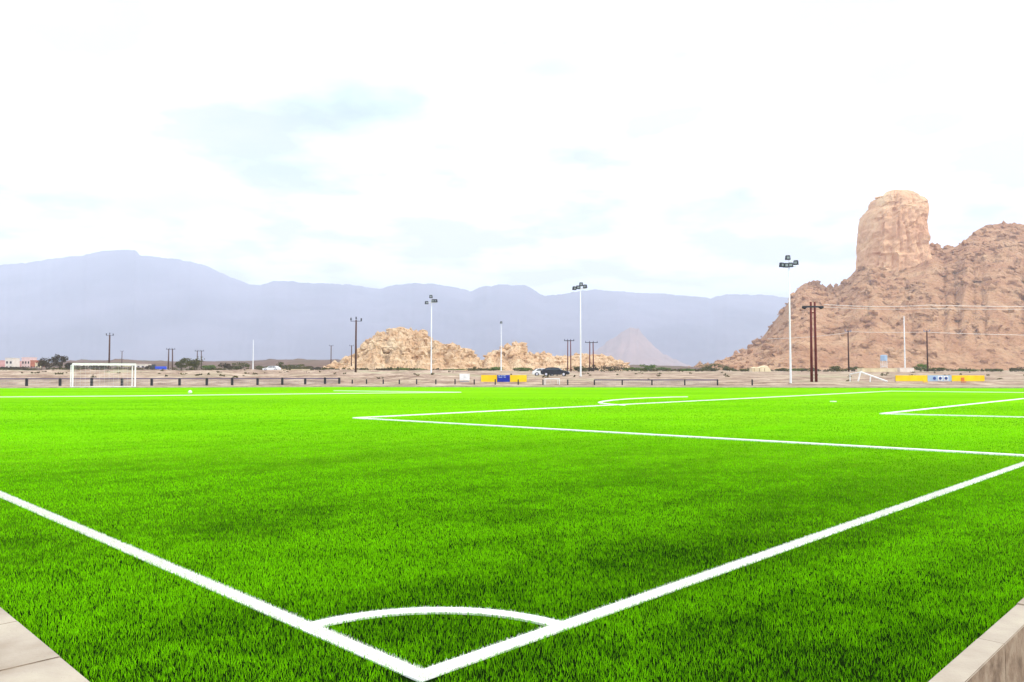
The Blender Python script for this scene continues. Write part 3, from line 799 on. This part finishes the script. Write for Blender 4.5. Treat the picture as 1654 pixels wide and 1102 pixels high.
def pole_single(px, Y, ytop, name, label, style, r=.16, m_='wood', group='power poles'):
    p = on(px, Y); top = at(px, ytop, Y).z - p.z; e = empty(name, p); tag(e, label, 'power pole', group)
    k = Y / 158.0 if style else 1
    mb = MB(); mb.tube([(0, 0, -.5), (0, 0, top)], [r * 1.25, r * .9], 10); mb.build('pole', M[m_], e, smooth_=True)
    if style == 3:
        w = 1.05
        mb = MB(); mb.box((0, 0, top - .25), (w * 2 + .2, .14, .14)); mb.build('crossarm', M['greyblue'], e)
        for x, zz in ((-w, 0), (0, .2), (w, -.1)):
            mb = MB(); z = top + zz - .1
            mb.tube([(x, 0, z), (x, 0, z + .12), (x, 0, z + .14), (x, 0, z + .28), (x, 0, z + .3), (x, 0, z + .55)], [.1, .17, .11, .17, .11, .14], 8); mb.build('insulator', M['dark'], e)
    else:
        mb = MB(); mb.box((0, 0, top - .2), (1.7, .14, .16)); mb.build('crossarm', M['greyblue'], e)
        for x in (-.75, .75):
            mb = MB(); mb.tube([(x, 0, top - .12), (x, 0, top + .25)], [.12, .08], 8); mb.build('insulator', M['greyblue'], e)
    return e
def pole_h(px, Y, ytop, gap, arm, name, label, m_='wood', r=.17, big=False, group='power poles'):
    p = on(px, Y); top = at(px, ytop, Y).z - p.z; e = empty(name, p); tag(e, label, 'power pole', group)
    for s in (-1, 1):
        mb = MB(); mb.tube([(s * gap / 2, 0, -.5), (s * gap / 2 * .85, 0, top)], [r * 1.2, r * .85], 10); mb.build('pole', M[m_], e, smooth_=True)
    mb = MB(); zc_ = top - (.65 if big else .2); mb.box((0, -.15, zc_), (arm, .14, .20)); mb.box((0, .15, zc_), (arm, .14, .20)); mb.build('crossarm', M['dark'], e)
    if big:
        for s in (-1, 1):
            mb = MB(); mb.tube([(s * arm * .28, 0, zc_ - .02), (s * arm * .40, 0, zc_ - .12), (s * arm * .5, 0, zc_ - .05), (s * arm * .53, 0, zc_)], [.10, .24, .18, .08], 10); mb.build('insulator', M['dark'], e, smooth_=True)
        mb = MB(); mb.box((0, 0, zc_ * .92), (gap, .12, .14)); mb.build('brace', M[m_], e)
    else:
        for k in range(4):
            x = -arm * .45 + arm * .3 * k; mb = MB(); mb.tube([(x, 0, zc_ + .1), (x, 0, zc_ + .3), (x, 0, zc_ + .55)], [.10, .16, .10], 8); mb.build('insulator', M['greyblue'], e)
    return e
pole_single(176, 237, 541, 'power_pole', 'tall dark power pole behind the far left goal', 3, .22)
pole_single(196.5, 400, 567, 'power_pole', 'small distant power pole above the far left goal', 2, .20)
pole_single(574.5, 158, 517, 'power_pole', 'dark power pole with three insulators at the left edge of the larger outcrop', 3, .18)
pole_single(567.5, 300, 558, 'power_pole', 'shorter pole just left of the three insulator pole', 2, .17)
pole_single(534.5, 310, 558, 'power_pole', 'thin lone power pole left of the rock outcrop', 2, .17)
pole_single(1371, 200, 534, 'power_pole', 'brown pole right of the big twin pole, in front of the hill', 0, .17)
pole_single(1498.5, 200, 534, 'power_pole', 'brown pole behind the long yellow board', 0, .17)
pole_h(275, 340, 563.5, 1.9, 4.0, 'twin_power_pole', 'twin power pole beside the blue truck', r=.26)
pole_h(321.5, 370, 566.5, 2.2, 4.4, 'twin_power_pole', 'twin power pole rising out of the olive tree', r=.22)
pole_h(919.5, 240, 549.5, 1.0, 3.2, 'twin_power_pole', 'twin power pole behind the dark car', 'redwood')
pole_h(955.5, 255, 552.5, 1.25, 4.2, 'twin_power_pole', 'twin power pole just right of the middle floodlight mast', 'redwood', .19)
pole_h(1314.5, 105, 488, .62, 2.75, 'twin_power_pole', 'large dark red twin power pole near the right edge of the pitch', 'redwood', .155, True)

def wire(label, pts, r=.03, sag=.6):
    mb = MB(); P_ = []
    for a, b in zip(pts[:-1], pts[1:]):
        for k in range(12):
            t_ = k / 12; q = a.lerp(b, t_); q.z -= sag * 4 * t_ * (1 - t_); P_.append(q)
    P_.append(pts[-1]); mb.tube(P_, r, 5); o = mb.build('overhead_cable', M['wire']); tag(o, label, 'cable'); return o
wire('upper overhead cable running right from the large twin pole', [at(1331, 492, 105), at(1500, 493, 115), at(1800, 492, 120)], .045, .25)
wire('lower of the two top cables right of the large twin pole', [at(1331, 496, 105), at(1500, 498.5, 115), at(1800, 497, 120)], .03, .2)
wire('cable strung between the two brown poles in front of the hill', [at(1371, 536, 200), at(1498, 536.5, 200)], .05, .15)
wire('cable leaving the right brown pole towards the right', [at(1498, 537, 200), at(1850, 543, 200)], .06, .3)
wire('cable running left from the left brown pole past the tallest mast', [at(1371, 537, 200), at(1240, 547, 195)], .05, .4)

# ------------------------------------------------------------------ vehicles
def extr(prof, w, inset=0, zi=0):
    """side profile (x,z) extruded over the width; vertices above zi pulled inwards"""
    n = len(prof); vs = []
    for s in (-1, 1):
        for x, z in prof:
            y = w / 2 - (inset * max(0, (z - zi)) if inset else 0); vs.append((x, s * y, z))
    fs = [tuple(range(n)), tuple(range(2 * n - 1, n - 1, -1))] + [(i, (i + 1) % n, (i + 1) % n + n, i + n) for i in range(n)]
    return vs, fs
def car(p, rz, L_, h, w, paint, label, name='parked_car', rear_lights=True):
    e = empty(name, p, rz); tag(e, label, 'car')
    k = L_ / 4.8; kz = h / 1.45
    S = lambda pr: [(x * k, z * kz) for x, z in pr]
    body = S([(-2.35, .35), (-2.40, .62), (-2.34, .92), (-2.0, 1.0), (1.0, .97), (1.7, .88), (2.25, .74), (2.38, .52), (2.33, .28), (1.95, .22), (1.86, .45), (1.62, .62), (1.30, .62), (1.07, .45), (.98, .22), (-.98, .22), (-1.07, .45), (-1.30, .62), (-1.62, .62), (-1.86, .45), (-1.95, .24)])
    vs, fs = extr(body, w); mb = MB(); mb.add(vs, fs); bo = mb.build('body', paint, e, bevel=.035)
    cab = S([(-1.98, .95), (-1.62, 1.28), (-1.15, 1.42), (-.2, 1.45), (.45, 1.38), (1.12, .95)])
    vs, fs = extr(cab, w * .95, .35, .95); mb = MB(); mb.add(vs, fs); mb.build('cabin', paint, e, bevel=.03)
    for s in (-1, 1):
        for pr in ([(-1.62, 1.0), (-1.38, 1.26), (-.95, 1.34), (-.55, 1.35), (-.55, 1.0)], [(-.47, 1.0), (-.47, 1.35), (-.2, 1.36), (.36, 1.30), (.85, 1.0)]):
            pr = S(pr); mb = MB(); vs = [(x, s * (w * .475 - .35 * max(0, z - .95) + .006), z) for x, z in pr]; vs2 = [(x, y + s * .012, z) for x, y, z in vs]; n = len(pr)
            mb.add(vs + vs2, [tuple(range(n)), tuple(range(2 * n - 1, n - 1, -1))] + [(i, (i + 1) % n, (i + 1) % n + n, i + n) for i in range(n)]); mb.build('window', M['glass'], e)
        mb = MB(); mb.box((.75 * k, s * (w / 2 + .07), 1.0 * kz), (.16, .14, .12)); mb.build('mirror', paint, e)
        mb = MB(); mb.box((2.24 * k, s * w * .36, .70 * kz), (.22, .34, .13)); mb.build('headlight', M['rim'], e, bevel=.02)
        mb = MB(); mb.box((-2.36 * k, s * w * .38, .80 * kz), (.10, .30, .16)); mb.build('tail_light', M['orange'], e)
    a, b = S([(.50, 1.36)])[0], S([(1.06, 1.0)])[0]
    nrm = Vector((b[1] - a[1], 0, -(b[0] - a[0]))).normalized() * -.02
    mb = MB(); ya = w * .475 - .35 * (a[1] - .95) - .08; yb = w * .475 - .1
    vs = [Vector((a[0], -ya, a[1])), Vector((a[0], ya, a[1])), Vector((b[0], yb, b[1])), Vector((b[0], -yb, b[1]))]
    off = Vector((.03, 0, .025)); mb.add([v + off for v in vs] + [v + off * .2 for v in vs], [(0, 1, 2, 3), (7, 6, 5, 4), (0, 4, 5, 1), (1, 5, 6, 2), (2, 6, 7, 3), (3, 7, 4, 0)]); mb.build('windscreen', M['windscreen'], e)
    for x in (-1.46 * k, 1.46 * k):
        for s in (-1, 1):
            y = s * (w / 2 - .11); mb = MB(); mb.tube([(x, y - .11, .33), (x, y + .11, .33)], .33, 20); wh = mb.build('wheel', M['tyre'], e, bevel=.01)
            mb = MB(); mb.tube([(x, y + s * .112, .33), (x, y + s * .125, .33)], .21, 14); mb.build('rim', M['rim'], wh)
    return e
p = on(897, 131); car(p, R(-8), 4.85, 1.5, 1.8, M['carpaint'], 'dark blue saloon car parked on the gravel bank facing right')
p = on(879, 137); car(p, R(2), 4.4, 1.35, 1.75, M['whitepaint'], 'white car mostly hidden behind the dark blue car')
p = on(439, 200); car(p, R(172), 4.5, 1.3, 1.75, M['whitepaint'], 'white car parked alone on the gravel left of the outcrop')
# blue truck
p = on(257, 222); e = empty('truck', p, R(15)); tag(e, 'small blue truck parked between the goal and the twin pole', 'truck')
mb = MB(); mb.box((.5, 0, .95), (2.9, 1.8, .85)); mb.build('cargo_bed', M['bluepaint'], e, bevel=.03)
mb = MB(); vs, fs = extr([(-2.3, .5), (-2.3, 1.15), (-2.0, 1.25), (-1.75, 1.9), (-1.0, 1.95), (-1.0, .5)], 1.8, .1, 1.2); mb.add(vs, fs); mb.build('cab', M['dark'], e, bevel=.03)
mb = MB(); mb.box((-1.45, 0, 1.55), (.7, 1.76, .4)); mb.build('window', M['glass'], e)
mb = MB(); mb.box((.2, 0, .42), (4.2, 1.5, .16)); mb.build('chassis', M['grey'], e)
for x in (-1.6, 1.2):
    for s in (-1, 1):
        mb = MB(); mb.tube([(x, s * .8 - .12, .38), (x, s * .8 + .12, .38)], .38, 16); mb.build('wheel', M['tyre'], e)

# ------------------------------------------------------------------ buildings
def house(px0, px1, pyt, Y, wall, name, label, wins=2, dep=7, par=.35):
    x0, x1 = xat(px0, Y), xat(px1, Y); zg = H((x0 + x1) / 2, Y) - .3; h = at(px0, pyt, Y).z - zg; W_ = x1 - x0
    e = empty(name, ((x0 + x1) / 2, Y, zg)); tag(e, label, 'house')
    mb = MB(); mb.box((0, dep / 2, h / 2), (W_, dep, h)); mb.build('wall', wall, e)
    mb = MB(); mb.box((0, dep / 2, h + par / 2 + .003), (W_ + .3, dep + .3, par)); mb.build('roof', wall, e)
    for i in range(wins):
        x = -W_ / 2 + W_ * (i + .5) / wins
        for lv in range(max(1, int(h / 3.4))):
            mb = MB(); mb.box((x, -.03, 1.9 + lv * 3.2), (min(1.5, W_ / wins * .5), .08, 1.6)); f_ = mb.build('window', M['window'], e)
            mb = MB(); mb.box((x, -.07, 1.18 + lv * 3.2), (min(1.3, W_ / wins * .6), .14, .1)); mb.build('sill', wall, f_)
    return e
house(8, 20, 579, 480, M['creamw'], 'house', 'white house at the far left edge', 2)
house(-8, 7, 583, 520, M['pink'], 'house', 'dull pink house cut by the left edge of the picture', 2)
house(20.5, 34, 584, 500, M['pink'], 'house', 'low pinkish house between two taller pale ones', 3)
house(34.5, 48, 578, 490, M['pale_pink'], 'house', 'tall pale house in the middle of the left village', 3)
house(48.5, 63, 583, 470, M['brick'], 'house', 'reddish house at the right end of the left village', 3)
house(56.5, 62, 587, 455, M['cream'], 'house', 'small cream annexe in front of the reddish house', 1, 4)
house(130, 150, 590, 420, M['creamw'], 'house', 'long low pale house behind the left goal post', 3)
house(178, 201, 592, 420, M['cream'], 'house', 'low cream house seen through the goal', 3)
house(213, 234, 589, 420, M['creamw'], 'house', 'low white house just right of the goal', 3)
def wall(px0, px1, pyt, pyb, Y, m_, label, dep=.35, name='low_wall'):
    x0, x1 = xat(px0, Y), xat(px1, Y); zg = H((x0 + x1) / 2, Y) - .2; h = at(px0, pyt, Y).z - zg
    mb = MB(); mb.box((0, 0, h / 2), (x1 - x0, dep, h)); mb.box((0, 0, h + .05), (x1 - x0 + .1, dep + .15, .1))
    for k in range(5): mb.box((-(x1 - x0) / 2 + (x1 - x0) * k / 4, -dep / 2 - .03, h / 2), (.3, .08, h))
    o = mb.build(name, m_); o.location = ((x0 + x1) / 2, Y, zg); tag(o, label, 'wall'); return o
wall(456, 500, 597, 601, 205, M['cream'], 'low cream wall right of the lone white car')
wall(1389, 1443, 595.5, 602, 190, M['cream'], 'low cream wall at the foot of the hill, left of the gap', 3)
wall(1449.5, 1470, 595, 602, 190, M['creamw'], 'short pale wall below the slim white pole on the right', 3)
# water tank on a stand
p = on(1428, 230); e = empty('water_tank', p); tag(e, 'pale blue water tank on a stand at the foot of the rocky hill', 'tank')
zt = at(1428, 573.5, 230).z - p.z; zb_ = at(1428, 583, 230).z - p.z
mb = MB(); mb.tube([(0, 0, zb_), (0, 0, zt - .1), (0, 0, zt)], [.95, .95, .6], 16); mb.build('tank', M['paleblue'], e)
for sx in (-.6, .6):
    for sy in (-.6, .6):
        mb = MB(); mb.box((sx, sy, zb_ / 2), (.14, .14, zb_)); mb.build('leg', M['offwhite'], e)
mb = MB(); mb.box((0, 0, zb_ * .5), (1.3, 1.3, .12)); mb.build('brace', M['offwhite'], e)
# cream tent-like shelter
p = on(1228, 195); e = empty('tarpaulin_shelter', p); tag(e, 'cream tarpaulin shelter on the gravel left of the tallest floodlight mast', 'shelter')
mb = MB(); prof = [(-2.35, 0), (-2.35, 1.05), (-1.6, 1.25), (-.9, 1.1), (-.1, 1.35), (.9, 1.6), (1.6, 1.45), (2.1, .8), (2.35, 0)]
vs = [];
for y in (-1.2, 0, 1.2):
    for x, z in prof: vs.append((x, y, z * (1 if y == 0 else .86)))
n = len(prof); fs = [(r_ * n + i, r_ * n + i + 1, (r_ + 1) * n + i + 1, (r_ + 1) * n + i) for r_ in range(2) for i in range(n - 1)] + [tuple(range(n)), tuple(range(3 * n - 1, 2 * n - 1, -1))]
mb.add(vs, fs); mb.build('canvas', M['cream'], e)
mb = MB()
for x in (-1.9, -.6, .7): mb.box((x, -1.22, .45), (.08, .06, .8))
mb.build('pole', M['wood'], e)

# ------------------------------------------------------------------ trees and shrubs
def crown_mesh(mb, c, rad, n, leaf, seed):
    rnd = random.Random(seed); clumps = []
    for _ in range(max(5, int(n / 60))):
        while True:
            u = Vector((rnd.uniform(-1, 1), rnd.uniform(-1, 1), rnd.uniform(-1, 1)))
            if u.length < 1: break
        clumps.append((Vector((u.x * rad[0] * .8, u.y * rad[1] * .8, u.z * rad[2] * .75)), rnd.uniform(.25, .48)))
    for _ in range(n):
        cc, k = rnd.choice(clumps)
        d = Vector((rnd.gauss(0, 1), rnd.gauss(0, 1), rnd.gauss(0, 1))).normalized() * rnd.uniform(.4, 1)
        p = Vector(c) + cc + Vector((d.x * rad[0] * k, d.y * rad[1] * k, d.z * rad[2] * k))
        u = Vector((rnd.gauss(0, 1), rnd.gauss(0, 1), rnd.gauss(0, 1))).normalized(); w = u.orthogonal().normalized(); s = leaf * rnd.uniform(.6, 1.3)
        mb.add([p - u * s, p + w * s * .6, p + u * s, p - w * s * .6], [(0, 1, 2, 3)])
def tree(px, Y, w_px, ytop, m_, name, label, cat='tree', trunk=True, group=None, ybot=None, n=None, seed=0):
    p = on(px, Y); s = Y / F; w = w_px * s; h = at(px, ytop, Y).z - p.z
    e = empty(name, p); tag(e, label, cat, group)
    low = .08 * h if trunk else 0
    mb = MB()
    for k in range(4 if trunk else 3):
        a = random.uniform(0, 6.28); rr = w * .28
        mb.tube([(0, 0, -.2), (math.cos(a) * rr * .25, math.sin(a) * rr * .25, h * .3), (math.cos(a) * rr, math.sin(a) * rr, h * .7)], [.05 * h * .5 + .04, .03 * h * .5 + .03, .02], 6)
    mb.build('trunk', M['trunk'], e)
    mb = MB(); n = n or int(min(1500, 250 + w * h * 30)); crown_mesh(mb, (0, 0, low + (h - low) / 2), (w / 2 * 1.05, w / 2 * .8, (h - low) / 2 * 1.05), n, max(.13, min(.35, s * 1.0)), seed + px)
    mb.build('crown', M[m_], e); return e
tree(77, 260, 30, 575, 'leaf_brown', 'tree', 'dark bushy tree right of the left village')
tree(97, 255, 24, 571, 'leaf_brown', 'tree', 'taller brown tree just left of the far goal')
tree(112, 270, 16, 582, 'leaf_brown', 'tree', 'small brown tree touching the left post of the far goal')
tree(67, 300, 10, 581, 'leaf_brown', 'tree', 'small dark tree touching the reddish house')
tree(293, 262, 24, 578, 'leaf_olive', 'tree', 'olive tree right of the blue truck, thin crown')
tree(314, 258, 30, 573, 'leaf_olive', 'tree', 'broad olive tree in front of a twin power pole')
SG = 'desert shrubs along the foot of the hills'
SH = [(122, 285, 26, 589, 'leaf_brown', 'brown shrub behind the upper left corner of the goal net'), (160, 290, 30, 591, 'leaf_brown', 'wide brown shrub seen through the goal'), (243, 260, 14, 590, 'leaf_brown', 'dark shrub at the left end of the blue truck'),
      (30, 290, 40, 594, 'leaf_brown', 'wide dark shrub in front of the left village'), (4, 280, 26, 594, 'leaf_brown', 'dark shrub cut by the left edge of the picture'),
      (340, 300, 22, 590, 'leaf_green', 'green shrub right of the broad olive tree'), (363, 280, 24, 587, 'leaf_brown', 'dark shrub midway between olive tree and white pole'),
      (388, 275, 24, 586, 'leaf_olive', 'dark round shrub left of the slim white pole'), (424, 330, 22, 592, 'leaf_olive', 'low shrub above the roof of the lone white car'),
      (458, 300, 20, 585, 'leaf_olive', 'upright shrub above the left end of the cream wall'), (480, 320, 34, 590, 'leaf_olive', 'wide low shrub behind the cream wall'),
      (505, 300, 20, 593, 'leaf_brown', 'brown shrub right of the low cream wall'), (620, 190, 30, 597, 'leaf_brown', 'grey brown shrub at the foot of the larger outcrop'),
      (650, 240, 34, 596, 'leaf_green', 'green shrub left of the mast at the larger outcrop'), (676, 245, 26, 596, 'leaf_green', 'green shrub touching the mast at the larger outcrop'),
      (707, 230, 20, 599, 'leaf_brown', 'brown shrub just right of the outcrop mast'), (738, 260, 34, 598, 'leaf_green', 'green shrub above the white cabinet'),
      (772, 270, 30, 596, 'leaf_olive', 'olive shrub between the two outcrops'), (800, 265, 26, 594, 'leaf_green', 'green shrub above the yellow and blue board'),
      (846, 262, 30, 595, 'leaf_green', 'green shrub left of the dark blue car'), (938, 250, 22, 592, 'leaf_olive', 'olive shrub between the two twin poles'),
      (958, 246, 16, 590, 'leaf_brown', 'dark shrub at the base of the right twin pole'), (990, 250, 38, 590, 'leaf_brown', 'dark wide shrub right of the twin poles'),
      (1020, 260, 30, 594, 'leaf_green', 'low green shrub below the hazy pink hill'), (1046, 262, 22, 589, 'leaf_green', 'rounded green shrub below the hazy pink hill'),
      (1072, 270, 30, 595, 'leaf_green', 'flat green shrub in the gap before the rocky hill'), (1108, 270, 24, 596, 'leaf_green', 'small green shrub at the left tip of the rocky hill'),
      (1148, 255, 44, 588, 'leaf_olive', 'largest olive shrub at the left foot of the rocky hill'), (1178, 260, 20, 593, 'leaf_olive', 'olive shrub left of the tarpaulin shelter'),
      (1262, 260, 20, 596, 'leaf_olive', 'low shrub left of the tallest mast'), (1290, 262, 30, 597, 'leaf_green', 'low green shrub right of the tallest mast'),
      (1348, 240, 18, 591, 'leaf_olive', 'olive shrub between the large twin pole and a brown pole'), (1381, 240, 22, 592, 'leaf_olive', 'olive shrub right of the left brown pole'),
      (1487, 245, 30, 588, 'leaf_green', 'green shrub left of the right brown pole'), (1512, 250, 24, 595, 'leaf_olive', 'olive shrub behind the long yellow board'),
      (1560, 255, 34, 597, 'leaf_green', 'low green shrub above the right end of the long board'), (1605, 250, 26, 597, 'leaf_olive', 'small olive shrub near the right edge'), (1645, 245, 24, 594, 'leaf_brown', 'dark shrub at the right edge of the picture')]
for i, (px, Y, w_, yt, m_, lab) in enumerate(SH):
    tree(px, Y, w_ * 1.3, yt - 1.5, m_, 'shrub', lab, 'shrub', False, SG, n=int(320 + w_ * 18), seed=i)

# ground-hugging desert scrub along the foot of the outcrops and far across the plain
mb = MB(); rnd = random.Random(5)
for _ in range(520):
    px = rnd.uniform(-60, 1720); Y = rnd.uniform(215, 330) if rnd.random() < .7 else rnd.uniform(330, 520)
    if px > 1250 and Y > 300: continue
    if mn.noise(Vector((px * .02, Y * .01, 4))) < rnd.uniform(-.5, .1): continue
    p = on(px, Y); w = rnd.uniform(1.0, 3.4)
    crown_mesh(mb, (p.x, p.y, p.z + .35), (w, w * .7, rnd.uniform(.45, .95)), 46, .30, _)
for _ in range(150):
    px = rnd.uniform(-60, 1700); Y = rnd.uniform(108, 200); p = on(px, Y)
    if px > 740 and rnd.random() < .5: continue
    w = rnd.uniform(.25, .8); crown_mesh(mb, (p.x, p.y, p.z + .12), (w, w * .7, rnd.uniform(.15, .35)), 30, .13, _)
tag(mb.build('scrub', M['leaf_scrub']), 'low dark desert scrub scattered over the gravel and along the foot of the hills', 'scrub', kind='stuff')

# ------------------------------------------------------------------ haze
hz = bpy.data.materials.new('haze'); hz.use_nodes = True; nt = hz.node_tree; nt.nodes.clear()
out = nt.nodes.new('ShaderNodeOutputMaterial'); pv = nt.nodes.new('ShaderNodeVolumePrincipled')
pv.inputs['Color'].default_value = (.79, .865, 1.0, 1); pv.inputs['Density'].default_value = .00019; pv.inputs['Anisotropy'].default_value = 0
nt.links.new(pv.outputs[0], out.inputs['Volume'])
mb = MB(); mb.box((0, 7900, 1440 / 2 - 3), (33000, 16800, 1446))
h_ = mb.build('haze', hz); tag(h_, 'pale blue haze in front of the distant mountains', 'haze', kind='stuff')
